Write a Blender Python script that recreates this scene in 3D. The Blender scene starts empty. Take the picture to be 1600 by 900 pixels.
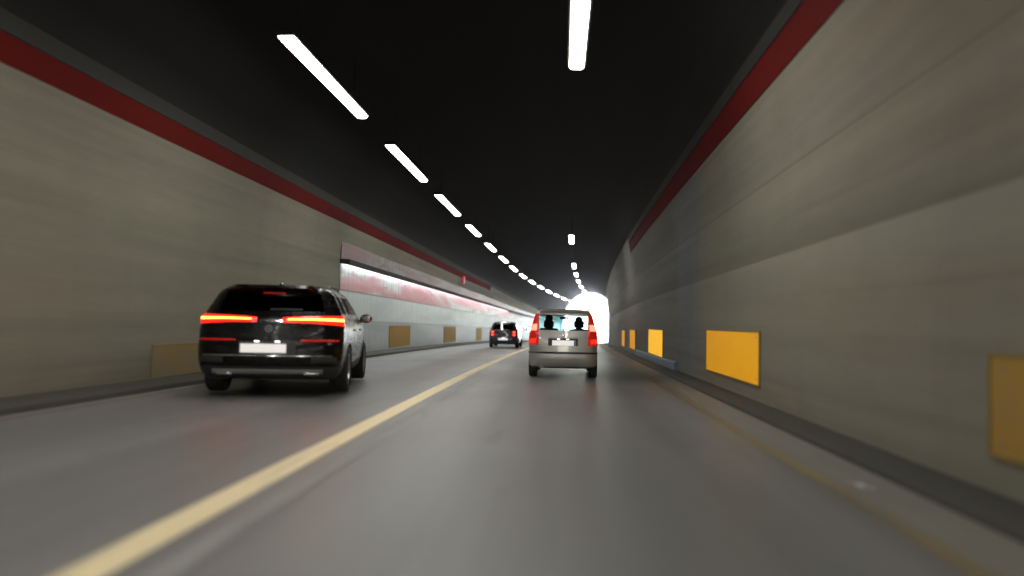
import bpy, bmesh, math, random
from mathutils import Vector, Matrix

# ------------------------------------------------------------------ camera, sky, sun, exposure
SC = bpy.context.scene
COL = SC.collection
R = math.radians
random.seed(7)
EYE = 1.18
cam_d = bpy.data.cameras.new('camera')
cam = bpy.data.objects.new('camera', cam_d)
COL.objects.link(cam)
cam_d.sensor_width = 36.0
cam_d.lens = 36.0 * 1150 / 1600
cam_d.clip_start = 0.05
cam_d.clip_end = 6000
cam.matrix_world = (Matrix.Translation((0, 0, EYE)) @ Matrix.Rotation(R(3.5924), 4, 'Z')
                    @ Matrix.Rotation(R(90 + 2.708), 4, 'X') @ Matrix.Rotation(R(1.2), 4, 'Z'))
cam_d.dof.use_dof = True
cam_d.dof.focus_distance = 20.0
cam_d.dof.aperture_fstop = 0.34
SC.camera = cam

world = bpy.data.worlds.new('World')
SC.world = world
world.use_nodes = True
wn = world.node_tree.nodes
bg = wn['Background']
sky = wn.new('ShaderNodeTexSky')
sky.sky_type = 'NISHITA'
sky.sun_disc = False
SUN_EL, SUN_AZ = 50, -115          # azimuth from +Y towards +X
sky.sun_elevation = R(SUN_EL)
sky.sun_rotation = R(SUN_AZ)
sky.dust_density = 1.0
world.node_tree.links.new(sky.outputs[0], bg.inputs[0])
bg.inputs[1].default_value = 0.15

sun_d = bpy.data.lights.new('sun', 'SUN')
sun_d.energy = 4.5
sun_d.angle = R(0.5)
sun_d.color = (1, .97, .93)
sun = bpy.data.objects.new('sun', sun_d)
COL.objects.link(sun)
sd = Vector((math.sin(R(SUN_AZ)) * math.cos(R(SUN_EL)), math.cos(R(SUN_AZ)) * math.cos(R(SUN_EL)), math.sin(R(SUN_EL))))
sun.rotation_euler = sd.to_track_quat('Z', 'Y').to_euler()
sun.location = (0, 120, 60)

SC.view_settings.view_transform = 'Standard'
SC.view_settings.look = 'None'
SC.view_settings.gamma = 1
SC.view_settings.exposure = 4.2
LAMP = 2.07            # radiance of the tunnel lamps
WASH = .62             # radiance of the added strip brightening the left wall and road
SC.cycles.max_bounces = 7
SC.cycles.diffuse_bounces = 4
SC.cycles.glossy_bounces = 4
SC.cycles.transparent_max_bounces = 12
SC.cycles.sample_clamp_indirect = 6
SC.cycles.use_denoising = True
SC.cycles.use_fast_gi = False

# ------------------------------------------------------------------ path of the tunnel
EXIT = 106.0
BACK = -62.0
def path(s):
    e = min(s, EXIT)
    x = .00041 * (e - 5) ** 2 if e > 5 else 0.0
    k = .00082 * (e - 5) if e > 5 else 0.0
    if e > 50:
        x += .00075 * (e - 50) ** 2
        k += .0015 * (e - 50)
    z = -.000125 * e * e if e > 0 else 0.0
    if s > EXIT:
        x += (s - EXIT) * k
        z += -.00025 * EXIT * 0.5 * min(s - EXIT, 30)
    return x, z, math.atan(k)
def P(s, x, z):
    px, pz, th = path(s)
    if s > 58: x = -2 + (x + 2) * (1 - .24 * min(1, (s - 58) / (EXIT - 58)))      # the bore narrows and rounds towards the exit
    if s > 58 and 2.5 < z < 7.1: z -= 1.45 * min(1, (s - 58) / (EXIT - 58)) * math.sin(math.pi * (z - 2.5) / 4.6)
    return Vector((px + x * math.cos(th), s - x * math.sin(th), z + pz))

# ------------------------------------------------------------------ helpers
def tag(o, label=None, cat=None, group=None, kind=None):
    if label: o['label'] = label
    if cat: o['category'] = cat
    if group: o['group'] = group
    if kind: o['kind'] = kind
    return o
def empty(name, loc, rz=0, rx=0):
    o = bpy.data.objects.new(name, None)
    COL.objects.link(o)
    o.location = loc
    o.rotation_euler = (rx, 0, rz)
    o.empty_display_size = .2
    return o
def mesh_obj(name, bm, mat, parent=None, smooth=None, recalc=True):
    if recalc:
        bmesh.ops.recalc_face_normals(bm, faces=bm.faces)
    me = bpy.data.meshes.new(name)
    bm.to_mesh(me)
    bm.free()
    mats = mat if isinstance(mat, (list, tuple)) else [mat]
    for m in mats: me.materials.append(m)
    if smooth is not None:
        for p in me.polygons: p.use_smooth = True
        me.set_sharp_from_angle(angle=R(smooth))
    o = bpy.data.objects.new(name, me)
    COL.objects.link(o)
    if parent: o.parent = parent
    return o
def re_origin(o, loc):
    loc = Vector(loc)
    o.data.transform(Matrix.Translation(-loc))
    o.location = loc
    return o
def copy_tree(o, parent=None):
    c = o.copy()
    COL.objects.link(c)
    if parent: c.parent = parent
    for ch in list(o.children): copy_tree(ch, c)
    return c
def box(bm, x0, x1, y0, y1, z0, z1, bev=0.0, mi=0):
    vs = [bm.verts.new((x, y, z)) for x in (x0, x1) for y in (y0, y1) for z in (z0, z1)]
    fs = [bm.faces.new([vs[i] for i in f]) for f in
          ((0, 1, 3, 2), (4, 6, 7, 5), (0, 4, 5, 1), (2, 3, 7, 6), (0, 2, 6, 4), (1, 5, 7, 3))]
    for f in fs: f.material_index = mi
    if bev:
        es = list({e for f in fs for e in f.edges})
        bmesh.ops.bevel(bm, geom=es, offset=bev, segments=2, affect='EDGES', profile=.6)
def tube(bm, pts, r, n=8, cap=True):
    pts = [Vector(p) for p in pts]
    rings = []
    for i, p in enumerate(pts):
        t = (pts[min(i + 1, len(pts) - 1)] - pts[max(i - 1, 0)]).normalized()
        a = t.orthogonal().normalized() if abs(t.z) > .9 else t.cross(Vector((0, 0, 1))).normalized()
        b = t.cross(a)
        rr = r[i] if isinstance(r, (list, tuple)) else r
        rings.append([bm.verts.new(p + a * rr * math.cos(q * 2 * math.pi / n) + b * rr * math.sin(q * 2 * math.pi / n)) for q in range(n)])
    for i in range(len(rings) - 1):
        for q in range(n):
            bm.faces.new((rings[i][q], rings[i][(q + 1) % n], rings[i + 1][(q + 1) % n], rings[i + 1][q]))
    if cap:
        bm.faces.new(rings[0]); bm.faces.new(rings[-1])
def lathe_x(bm, prof, n=32, closed=False):
    """prof: list of (x, radius) turned about the X axis"""
    rings = []
    for x, r in prof:
        rings.append([bm.verts.new((x, r * math.cos(q * 2 * math.pi / n), r * math.sin(q * 2 * math.pi / n))) for q in range(n)])
    m = len(rings)
    for i in range(m if closed else m - 1):
        for q in range(n):
            bm.faces.new((rings[i][q], rings[i][(q + 1) % n], rings[(i + 1) % m][(q + 1) % n], rings[(i + 1) % m][q]))
    return rings
def srange(s0, s1, step):
    n = max(1, int(math.ceil((s1 - s0) / step)))
    return [s0 + (s1 - s0) * i / n for i in range(n + 1)]
def sweep(prof, s0, s1, step=2.0, closed=True):
    bm = bmesh.new()
    rows = [[bm.verts.new(P(s, x, z)) for x, z in prof] for s in srange(s0, s1, step)]
    n = len(prof)
    for i in range(len(rows) - 1):
        for q in range(n if closed else n - 1):
            bm.faces.new((rows[i][q], rows[i][(q + 1) % n], rows[i + 1][(q + 1) % n], rows[i + 1][q]))
    if closed:
        bm.faces.new(rows[0]); bm.faces.new(rows[-1])
    return bm

# ------------------------------------------------------------------ materials
class NT:
    def __init__(self, name):
        self.m = bpy.data.materials.new(name)
        self.m.use_nodes = True
        self.t = self.m.node_tree
        self.n = self.t.nodes
        self.b = self.n['Principled BSDF']
        self.out = self.n['Material Output']
    def new(self, t, **kw):
        nd = self.n.new(t)
        for k, v in kw.items(): setattr(nd, k, v)
        return nd
    def link(self, a, b): self.t.links.new(a, b)
    def coords(self, scale):
        tc = self.new('ShaderNodeTexCoord')
        mp = self.new('ShaderNodeMapping')
        mp.inputs['Scale'].default_value = scale
        self.link(tc.outputs['Object'], mp.inputs[0])
        return mp.outputs[0]
    def noise(self, scale3, detail=4, rough=.55, scale=1.0, dist=0.0):
        nz = self.new('ShaderNodeTexNoise')
        nz.inputs['Scale'].default_value = scale
        nz.inputs['Detail'].default_value = detail
        nz.inputs['Roughness'].default_value = rough
        nz.inputs['Distortion'].default_value = dist
        self.link(self.coords(scale3), nz.inputs['Vector'])
        return nz.outputs['Fac']
    def ramp(self, fac, stops):
        r = self.new('ShaderNodeValToRGB')
        el = r.color_ramp.elements
        while len(el) < len(stops): el.new(.5)
        for e, (p, c) in zip(el, stops):
            e.position = p
            e.color = (c[0], c[1], c[2], 1) if isinstance(c, tuple) else (c, c, c, 1)
        self.link(fac, r.inputs[0])
        return r.outputs[0]
    def mix(self, a, b, fac, mode='MIX'):
        m = self.new('ShaderNodeMix', data_type='RGBA', blend_type=mode)
        for sock, v in ((m.inputs[0], fac), (m.inputs[6], a), (m.inputs[7], b)):
            if hasattr(v, 'links'): self.link(v, sock)
            elif isinstance(v, tuple): sock.default_value = (v[0], v[1], v[2], 1)
            else: sock.default_value = v
        return m.outputs[2]
    def bump(self, fac, strength, dist=.01):
        b = self.new('ShaderNodeBump')
        b.inputs['Strength'].default_value = strength
        b.inputs['Distance'].default_value = dist
        self.link(fac, b.inputs['Height'])
        self.link(b.outputs[0], self.b.inputs['Normal'])
    def set(self, **kw):
        for k, v in kw.items():
            s = self.b.inputs[k.replace('_', ' ')]
            if hasattr(v, 'links'): self.link(v, s)
            elif isinstance(v, tuple): s.default_value = (v[0], v[1], v[2], 1)
            else: s.default_value = v
        return self
def plain(name, col, rough=.5, metal=0.0, coat=0.0, var=.12, scale=6.0, spec=.5):
    t = NT(name)
    f = t.noise((1, 1, 1), scale=scale)
    c = t.mix(tuple(c * (1 - var) for c in col), tuple(min(1, c * (1 + var)) for c in col), f)
    t.set(Base_Color=c, Roughness=rough, Metallic=metal, Coat_Weight=coat, Specular_IOR_Level=spec)
    return t.m
def emit(name, col, strength, base=(.8, .8, .8), rough=.3):
    t = NT(name)
    t.set(Base_Color=base, Emission_Color=col, Emission_Strength=strength * (1 if name.endswith('diffuser') else .166), Roughness=rough)
    return t.m
def glass(name, tint, gloss=.10, rough=.02):
    t = NT(name)
    tr = t.new('ShaderNodeBsdfTransparent'); tr.inputs[0].default_value = (*tint, 1)
    gl = t.new('ShaderNodeBsdfGlossy'); gl.inputs['Roughness'].default_value = rough
    fr = t.new('ShaderNodeLayerWeight'); fr.inputs[0].default_value = .5
    pw = t.new('ShaderNodeMath', operation='POWER'); pw.inputs[1].default_value = 4.0
    t.link(fr.outputs['Facing'], pw.inputs[0])
    mr = t.new('ShaderNodeMapRange')
    mr.inputs['To Min'].default_value = gloss * .5; mr.inputs['To Max'].default_value = .75
    t.link(pw.outputs[0], mr.inputs[0])
    mx = t.new('ShaderNodeMixShader')
    t.link(mr.outputs[0], mx.inputs[0]); t.link(tr.outputs[0], mx.inputs[1]); t.link(gl.outputs[0], mx.inputs[2])
    t.link(mx.outputs[0], t.out.inputs[0])
    return t.m

def concrete(name, c0, c1, dirt, rough=.75, far=None):
    t = NT(name)
    big = t.noise((.5, .06, .9), detail=4, scale=1.0, dist=.4)
    fine = t.noise((6, 1.2, 6), detail=6, scale=1.0)
    drip = t.noise((1.5, 1.1, .10), detail=5, scale=1.0, dist=.2)
    c = t.mix(c0, c1, t.ramp(big, [(.3, 0.), (.7, 1.)]))
    c = t.mix(c, dirt, t.ramp(drip, [(.52, 0.), (.85, .28)]))
    if far:                                   # shade of the lampless stretch painted in, ragged border, bluish strip along it
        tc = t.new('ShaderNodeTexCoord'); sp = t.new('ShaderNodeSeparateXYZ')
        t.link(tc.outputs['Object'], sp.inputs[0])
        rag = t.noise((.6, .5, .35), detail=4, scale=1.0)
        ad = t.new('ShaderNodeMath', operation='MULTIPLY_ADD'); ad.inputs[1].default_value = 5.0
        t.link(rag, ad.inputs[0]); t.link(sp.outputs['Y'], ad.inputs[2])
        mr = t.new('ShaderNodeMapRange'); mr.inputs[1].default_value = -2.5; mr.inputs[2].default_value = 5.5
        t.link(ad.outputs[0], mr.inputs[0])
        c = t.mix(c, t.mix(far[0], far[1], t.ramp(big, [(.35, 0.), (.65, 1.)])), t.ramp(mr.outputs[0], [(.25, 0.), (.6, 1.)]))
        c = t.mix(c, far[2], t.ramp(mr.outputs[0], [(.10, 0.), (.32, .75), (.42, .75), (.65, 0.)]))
    band = t.noise((1.2, .035, 2.6), detail=6, rough=.62, scale=1.0, dist=.5)
    tint = t.noise((.3, .09, .5), detail=2, scale=1.0)
    c = t.mix(c, t.ramp(band, [(.30, .66), (.5, .96), (.74, 1.12)]), .6, 'MULTIPLY')
    c = t.mix(c, t.ramp(tint, [(.34, (.94, 1.0, .96)), (.52, (1., 1., 1.)), (.70, (1.12, .96, .84))]), .8, 'MULTIPLY')
    c = t.mix(c, t.ramp(fine, [(.3, .86), (.7, 1.0)]), .6, 'MULTIPLY')
    t.set(Base_Color=c, Roughness=rough, Specular_IOR_Level=.25)
    t.bump(fine, .25, .008)
    return t.m

M = {}
M['wall'] = concrete('tunnel_concrete', (.260, .238, .186), (.218, .202, .162), (.150, .14, .114))
M['wall_dark'] = concrete('darker_concrete', (.205, .20, .165), (.15, .15, .13), (.26, .255, .23))  # darker tone for the far upper left wall
M['wall2'] = concrete('pale_concrete', (.225, .24, .25), (.19, .205, .215), (.14, .145, .15))
M['soot'] = concrete('sooty_vault', (.014, .014, .0145), (.010, .010, .0105), (.007, .007, .007), .85)
M['lip'] = concrete('dark_lip_concrete', (.036, .036, .032), (.028, .028, .025), (.018, .018, .016))
M['kerb'] = concrete('dirty_kerb', (.085, .08, .07), (.06, .057, .05), (.03, .03, .027), .8)
M['daylight_blue'] = concrete('daylight_blue_base', (.17, .21, .28), (.13, .165, .22), (.08, .095, .12), .6)  # blue tone stands for daylight reflected at the wall base
M['shoulder'] = concrete('dusty_shoulder', (.25, .23, .21), (.21, .195, .18), (.15, .14, .13), .7)

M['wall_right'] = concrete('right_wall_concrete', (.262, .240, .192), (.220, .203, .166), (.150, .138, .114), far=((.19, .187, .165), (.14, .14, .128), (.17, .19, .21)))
def red_paint():
    t = NT('red_stripe_paint')
    f = t.noise((1, .2, 1), detail=6, scale=1.3)
    c = t.mix((.14, .008, .006), (.08, .005, .0045), f)
    t.set(Base_Color=c, Roughness=.8, Specular_IOR_Level=.1)
    return t.m
M['red'] = red_paint()

def asphalt():
    t = NT('asphalt')
    tc = t.new('ShaderNodeTexCoord')
    sep = t.new('ShaderNodeSeparateXYZ')
    t.link(tc.outputs['Object'], sep.inputs[0])
    long_ = t.noise((1.6, .05, 1), detail=5, scale=1.0, dist=.3)
    patch = t.noise((.35, .16, 1), detail=3, scale=1.0)
    grit = t.noise((60, 60, 60), detail=3, scale=1.0)
    c = t.mix((.165, .163, .163), (.22, .216, .214), t.ramp(long_, [(.36, 0.), (.64, 1.)]))
    tr = t.new('ShaderNodeMath', operation='SINE')
    ml = t.new('ShaderNodeMath', operation='MULTIPLY_ADD'); ml.inputs[1].default_value = 2 * math.pi / 1.95; ml.inputs[2].default_value = 2.4
    t.link(sep.outputs['X'], ml.inputs[0]); t.link(ml.outputs[0], tr.inputs[0])
    c = t.mix(c, t.ramp(tr.outputs[0], [(0., .78), (.55, .93), (1., 1.08)]), .9, 'MULTIPLY')
    stain = t.noise((1.1, .4, 1), detail=5, scale=1.0, dist=1.0)
    c = t.mix(c, (.09, .088, .086), t.ramp(stain, [(.60, 0.), (.74, .45)]))
    c = t.mix(c, (.215, .195, .190), t.ramp(patch, [(.45, 0.), (.7, .6)]))
    c = t.mix(c, t.ramp(grit, [(.3, .75), (.7, 1.0)]), .7, 'MULTIPLY')
    rg = t.ramp(patch, [(.3, .35), (.7, .50)])
    t.set(Base_Color=c, Roughness=rg, Specular_IOR_Level=.45)
    t.bump(grit, .35, .004)
    return t.m
M['asphalt'] = asphalt()
def paint_line(name, col, wear, lo, hi):
    t = NT(name)
    w = t.noise((4, .5, 4), detail=6, scale=1.0)
    c = t.mix(wear, col, t.ramp(w, [(lo, 0.), (hi, 1.)]))
    t.set(Base_Color=c, Roughness=.55)
    return t.m
M['line'] = paint_line('cream_line_paint', (.86, .72, .44), (.56, .47, .31), .30, .5)
M['edge'] = paint_line('worn_yellow_paint', (.25, .185, .085), (.165, .145, .115), .35, .7)
M['ghost'] = paint_line('ghost_line', (.27, .26, .255), (.19, .185, .175), .38, .62)
M['ground'] = concrete('pale_gravel_ground', (.58, .59, .60), (.52, .53, .54), (.46, .46, .47), .9)

# lamps
M['lamp'] = emit('lamp_diffuser', (1.0, .975, .90), LAMP)
M['lamp_metal'] = plain('lamp_housing', (.006, .006, .006), .7, .2)
M['wash'] = emit('added_wash_diffuser', (.86, 1.0, 1.0), WASH)  # added glowing strip that brightens the cladding and the left lane
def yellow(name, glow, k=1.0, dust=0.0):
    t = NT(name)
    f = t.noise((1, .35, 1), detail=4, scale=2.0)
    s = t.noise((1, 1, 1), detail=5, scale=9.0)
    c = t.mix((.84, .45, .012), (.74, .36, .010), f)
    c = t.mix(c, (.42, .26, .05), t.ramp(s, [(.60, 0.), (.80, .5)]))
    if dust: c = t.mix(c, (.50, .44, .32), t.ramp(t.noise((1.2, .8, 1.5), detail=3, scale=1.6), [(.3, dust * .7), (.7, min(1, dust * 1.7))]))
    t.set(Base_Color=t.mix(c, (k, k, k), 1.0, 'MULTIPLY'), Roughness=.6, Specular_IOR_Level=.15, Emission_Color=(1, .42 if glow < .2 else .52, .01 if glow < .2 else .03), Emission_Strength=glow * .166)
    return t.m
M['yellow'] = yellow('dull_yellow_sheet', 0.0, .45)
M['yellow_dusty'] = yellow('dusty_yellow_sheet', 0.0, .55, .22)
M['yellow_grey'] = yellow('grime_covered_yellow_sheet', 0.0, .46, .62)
M['yellow_bright'] = yellow('bright_headlight_glow_yellow', .24)  # stronger glow, imitates headlights thrown back by the sheet
M['yellow_lit'] = yellow('headlight_glow_yellow', .11)  # glow put in for headlights thrown back by the sheet
M['frame'] = plain('panel_frame', (.24, .17, .05), .6, .1)
M['steel'] = plain('grey_steel', (.25, .25, .25), .4, .8)

def enamel(name, cold, k=1.0):
    """enamelled wall sheets: white with pink washes and thin vertical seams"""
    t = NT(name)
    big = t.noise((.5, .11, .9), detail=3, scale=1.0, dist=.6)
    seam = t.noise((.2, 2.2, .05), detail=4, scale=1.6)
    if cold:
        c = t.mix((.50, .60, .60), (.80, .86, .87), t.ramp(big, [(.36, 0.), (.60, 1.)]))
        c = t.mix(c, (.52, .56, .56), t.ramp(seam, [(.45, 0.), (.75, .7)]))
    else:
        c = t.mix((.80, .84, .84), (.80, .17, .22), t.ramp(big, [(.40, 0.), (.50, .75), (.60, 1.)]))
        red = t.noise((.9, .35, 2.2), detail=4, scale=1.0, dist=.8)
        c = t.mix(c, (.66, .10, .14), t.ramp(red, [(.56, 0.), (.68, .8)]))
        c = t.mix(c, (.42, .36, .38), t.ramp(seam, [(.46, 0.), (.68, .75)]))
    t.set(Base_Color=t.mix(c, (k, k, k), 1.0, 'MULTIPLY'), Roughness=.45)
    return t.m
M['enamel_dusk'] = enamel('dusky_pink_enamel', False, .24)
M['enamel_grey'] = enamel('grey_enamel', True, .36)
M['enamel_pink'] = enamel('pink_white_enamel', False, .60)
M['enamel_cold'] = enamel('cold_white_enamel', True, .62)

# cars
def carpaint(name, col, metal, rough, coat=.6, spec=.5):
    t = NT(name)
    fl = t.noise((1, 1, 1), detail=2, scale=3.0)
    dirt = t.noise((2, 2, 5), detail=6, scale=2.0)
    c = t.mix(col, tuple(x * .82 for x in col), fl)
    rg = t.ramp(dirt, [(.35, rough), (.75, rough + .16)])
    t.set(Base_Color=c, Metallic=metal, Roughness=rg, Coat_Weight=coat, Coat_Roughness=.06, Specular_IOR_Level=spec)
    return t.m
M['black_paint'] = carpaint('black_car_paint', (.003, .0026, .0026), 0, .20, .10, .22)
M['navy_paint'] = carpaint('dark_car_paint', (.010, .010, .014), 0, .25, .8)
M['silver_paint'] = carpaint('champagne_silver_paint', (.47, .45, .435), .4, .30, .5)
M['plastic'] = plain('black_plastic', (.02, .02, .02), .55)
M['greytrim'] = plain('grey_skid_trim', (.30, .29, .28), .42, .5)
M['rubber'] = plain('tyre_rubber', (.018, .018, .018), .8)
M['alloy'] = plain('alloy_rim', (.42, .42, .42), .3, .9)
M['chrome'] = plain('chrome', (.75, .75, .76), .10, 1.0)
M['dark_glass'] = glass('dark_glass', (.05, .05, .05), .12)
M['clear_glass'] = glass('clear_glass', (.55, .74, .74), .05)
M['interior'] = plain('dark_interior', (.018, .018, .02), .8)
M['plate'] = plain('plate_white', (.80, .78, .76), .4)
M['plate_lit'] = emit('lit_plate', (1, .93, .90), .16, (.8, .78, .76))  # plate glows by itself, standing in for light falling on it
M['plate_cold'] = emit('lit_plate_cold', (.80, .90, 1), .16, (.8, .8, .8))  # far plate, same self-glow in place of light falling on it
M['plate_blue'] = plain('plate_blue_strip', (.03, .08, .45), .4)
M['plate_lamp'] = emit('plate_lamp', (1, .93, .85), 2.0)
M['lens_red'] = emit('red_lens', (1, .020, .008), .50, (.45, .01, .01), .2)
M['lens_dim'] = emit('red_lens_dim', (1, .02, .01), .07, (.40, .01, .01), .2)
M['led_hot'] = emit('hot_brake_led', (1, .17, .018), 7.0, (.6, .05, .02))
M['bulb_far'] = emit('far_tail_bulb', (1, .10, .05), 1.3, (.6, .05, .02))
M['bulb_hot'] = emit('hot_brake_bulb', (1, .07, .045), 2.4, (.6, .05, .02))
M['cloth_dark'] = plain('dark_cloth', (.02, .022, .03), .9)
M['skin'] = plain('skin', (.42, .26, .19), .6)
M['hair'] = plain('dark_hair', (.012, .010, .009), .7)
M['amber'] = plain('amber_lens', (.7, .25, .03), .3)
M['paper'] = plain('white_paper', (.85, .85, .83), .7)
M['signred'] = emit('red_sign_face', (1, .05, .10), .10, (.55, .03, .06))

# ------------------------------------------------------------------ ground, road
WR, WL = 3.07, -7.12           # wall faces
KR, KL = 2.62, -6.33           # kerb faces
bm = bmesh.new()
ys = srange(-700, BACK, 60)[:-1] + srange(BACK, 200, 4)[:-1] + srange(200, 3000, 200)
xs = [-1500, -300, -60, -12, -2, 6, 60, 300, 1500]
rows = []
for y in ys:
    z = path(max(y, 0))[1]
    rows.append([bm.verts.new((x, y, z - .05)) for x in xs])
for i in range(len(rows) - 1):
    for q in range(len(xs) - 1):
        bm.faces.new((rows[i][q], rows[i][q + 1], rows[i + 1][q + 1], rows[i + 1][q]))
tag(mesh_obj('ground', bm, M['ground']), kind='structure')

def strip(name, x0, x1, z, s0, s1, mat, n=1):
    bm = bmesh.new()
    rows = [[bm.verts.new(P(s, x0 + (x1 - x0) * k / n, z)) for k in range(n + 1)] for s in srange(s0, s1, 2)]
    for i in range(len(rows) - 1):
        for k in range(n):
            bm.faces.new((rows[i][k], rows[i][k + 1], rows[i + 1][k + 1], rows[i + 1][k]))
    return tag(mesh_obj(name, bm, mat), kind='structure')
strip('road', KL - .02, KR + .02, 0, BACK - 30, 330, M['asphalt'], 6)
strip('road_shoulder', 2.16, KR - .003, .004, BACK, EXIT, M['shoulder'])
strip('lane_line', -2.25, -2.01, .005, BACK, 300, M['line'])
strip('edge_line', 2.02, 2.15, .005, BACK, EXIT, M['edge'])
strip('edge_line', -6.14, -6.01, .005, BACK, EXIT, M['edge'])
strip('old_lane_line', -1.86, -1.70, .005, BACK, 18, M['ghost'])

def kerb_prof(x0, x1, h):
    s = 1 if x1 > x0 else -1
    return [(x0, -.04), (x0 + s * .02, h - .02), (x0 + s * .05, h), (x1 + s * .1, h), (x1 + s * .1, -.04)]
tag(mesh_obj('kerb', sweep(kerb_prof(KR, WR, .07), BACK, EXIT), M['kerb'], smooth=40), kind='structure')
tag(mesh_obj('kerb', sweep(kerb_prof(KL, WL, .09), BACK, EXIT), M['kerb'], smooth=40), kind='structure')

# ------------------------------------------------------------------ tunnel walls and vault
def groove(x, z, s, d=.018):
    return [(x, z - .012), (x + s * d, z - .006), (x + s * d, z + .006), (x, z + .012)]
rp = [(WR, -.3)] + groove(WR, 1.62, 1, .0) + groove(WR, 2.22, 1, .004) + [(WR, 2.9)] + groove(WR - .004, 3.36, 1, .006) + \
     [(2.99, 4.0), (2.92, 4.50), (2.83, 5.12), (2.80, 5.28), (3.6, 5.28), (3.6, -.3)]
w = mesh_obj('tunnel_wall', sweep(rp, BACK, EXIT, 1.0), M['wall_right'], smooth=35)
re_origin(w, P(20, WR, 0))
tag(w, 'bare concrete tunnel wall on the right with horizontal pour joints and red band', 'wall')
w_right = w
lp = [(WL, -.3), (WL, 2.6), (WL + .01, 3.4), (-7.03, 4.10), (-6.98, 4.30), (-6.90, 4.72), (-6.86, 4.90), (-7.6, 4.90), (-7.6, -.3)]
w = mesh_obj('tunnel_wall', sweep(lp, BACK, EXIT), [M['wall'], M['wall_dark']], smooth=35)
for f in w.data.polygons: f.material_index = 1 if f.center.y > 46 and f.center.z > 3.2 else 0
re_origin(w, P(20, WL, 0))
tag(w, 'smooth concrete tunnel wall on the left behind the black car with red band along its top', 'wall')
w_left = w
def child_mesh(name, bm, mat, par, smooth=None):
    o = mesh_obj(name, bm, mat, None, smooth)
    o.data.transform(Matrix.Translation(-par.location))
    o.parent = par
    return o
child_mesh('red_stripe', sweep([(2.886, 4.60), (2.822, 5.05), (2.84, 5.05), (2.91, 4.60)], BACK, 33.5), M['red'], w_right)
child_mesh('upper_lip', sweep([(2.812, 5.06), (2.778, 5.27), (2.81, 5.27), (2.835, 5.06)], BACK, 33.5), M['lip'], w_right)
child_mesh('red_stripe', sweep([(-6.970, 4.30), (-6.894, 4.65), (-6.92, 4.65), (-7.0, 4.30)], BACK, 60), M['red'], w_left)
child_mesh('upper_lip', sweep([(-6.89, 4.66), (-6.845, 4.89), (-6.87, 4.89), (-6.92, 4.66)], BACK, EXIT), M['lip'], w_left)
child_mesh('daylight_base', sweep([(WR - .10, .06), (WR - .09, .26), (WR - .06, .30), (3.2, .30), (3.2, .06)], 19.6, 31), M['daylight_blue'], w_right)  # added block, coloured like daylight on the wall base

def arc(x0, z0, a, b, t0, t1, n):
    return [(x0 + a * math.cos(R(t0 + (t1 - t0) * i / n)), z0 + b * math.sin(R(t0 + (t1 - t0) * i / n))) for i in range(n + 1)]
inner = arc(-2.0, 5.28, 4.83, 1.82, 0, 90, 12) + arc(-2.0, 4.90, 4.89, 2.20, 90, 180, 12)[1:]
outer = [(-7.7, 4.9), (-7.7, 6.2), (-5.5, 7.5), (-2, 7.9), (2, 7.4), (3.7, 6.3), (3.7, 5.28)]
v = mesh_obj('tunnel_vault', sweep(inner + outer, BACK, EXIT), M['soot'], smooth=35)
re_origin(v, P(20, -2, 7.1))
tag(v, 'soot blackened arched tunnel vault above both lanes', 'ceiling')

# ------------------------------------------------------------------ bright cladding on the left wall
clad = empty('wall_cladding', P(24, WL, 1.2))
tag(clad, 'white and pink washed enamel cladding under a dark ledge on the left wall', 'cladding')
clad_s0, clad_s1 = 23.0, 104.0  # pale panels run on to the exit in place of daylight there
def in_clad(name, prof, mat, s0=clad_s0, s1=clad_s1, sm=None):
    o = mesh_obj(name, sweep(prof, s0, s1), mat, None, sm)
    o.data.transform(Matrix.Translation(-clad.location))
    o.parent = clad
    return o
in_clad('upper_panel', [(WL - .02, 2.20), (WL + .03, 2.20), (WL + .03, 3.10), (WL - .02, 3.10)], M['enamel_pink'])
in_clad('lower_panel', [(WL - .02, 1.22), (WL + .022, 1.22), (WL + .022, 2.185), (WL - .02, 2.185)], M['enamel_cold'])
led = in_clad('ledge', [(WL - .02, 3.11), (WL + .30, 3.11), (WL + .315, 2.985), (WL + .34, 2.985), (WL + .34, 3.16), (WL + .32, 3.17), (WL - .02, 3.18)], M['lip'])
in_clad('added_light_strip', [(WL + .08, 3.09), (WL + .29, 3.09), (WL + .29, 3.108), (WL + .08, 3.108)], M['wash'], clad_s0 + .2, 70).parent = clad  # added strip, washes the panels and road from under the ledge
in_clad('frieze', [(WL - .02, 3.19), (WL + .035, 3.19), (WL + .05, 3.70), (WL + .02, 3.95), (WL - .02, 3.95)], M['enamel_dusk'], clad_s0, 104)
in_clad('end_cheek', [(WL - .02, 3.04), (WL + .34, 2.985), (WL + .34, 3.16), (WL - .02, 3.18)], M['lip'], clad_s0 - .04, clad_s0 - .002)  # added plate hiding the lit end of the strip
in_clad('base_panel', [(WL - .02, .10), (WL + .015, .10), (WL + .015, 1.205), (WL - .02, 1.205)], M['enamel_grey'])

sg = empty('emergency_sign', P(47.5, -7.0, 3.98))
tag(sg, 'small red box sign fixed high on the left wall above the cladding', 'sign')
bm = bmesh.new(); box(bm, .02, .14, -.28, .28, 0, .44, .015); mesh_obj('sign_case', bm, M['signred'], sg, 40)
bm = bmesh.new(); box(bm, -.14, .02, -.05, .05, .15, .27, .01); mesh_obj('bracket', bm, M['steel'], sg)

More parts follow.
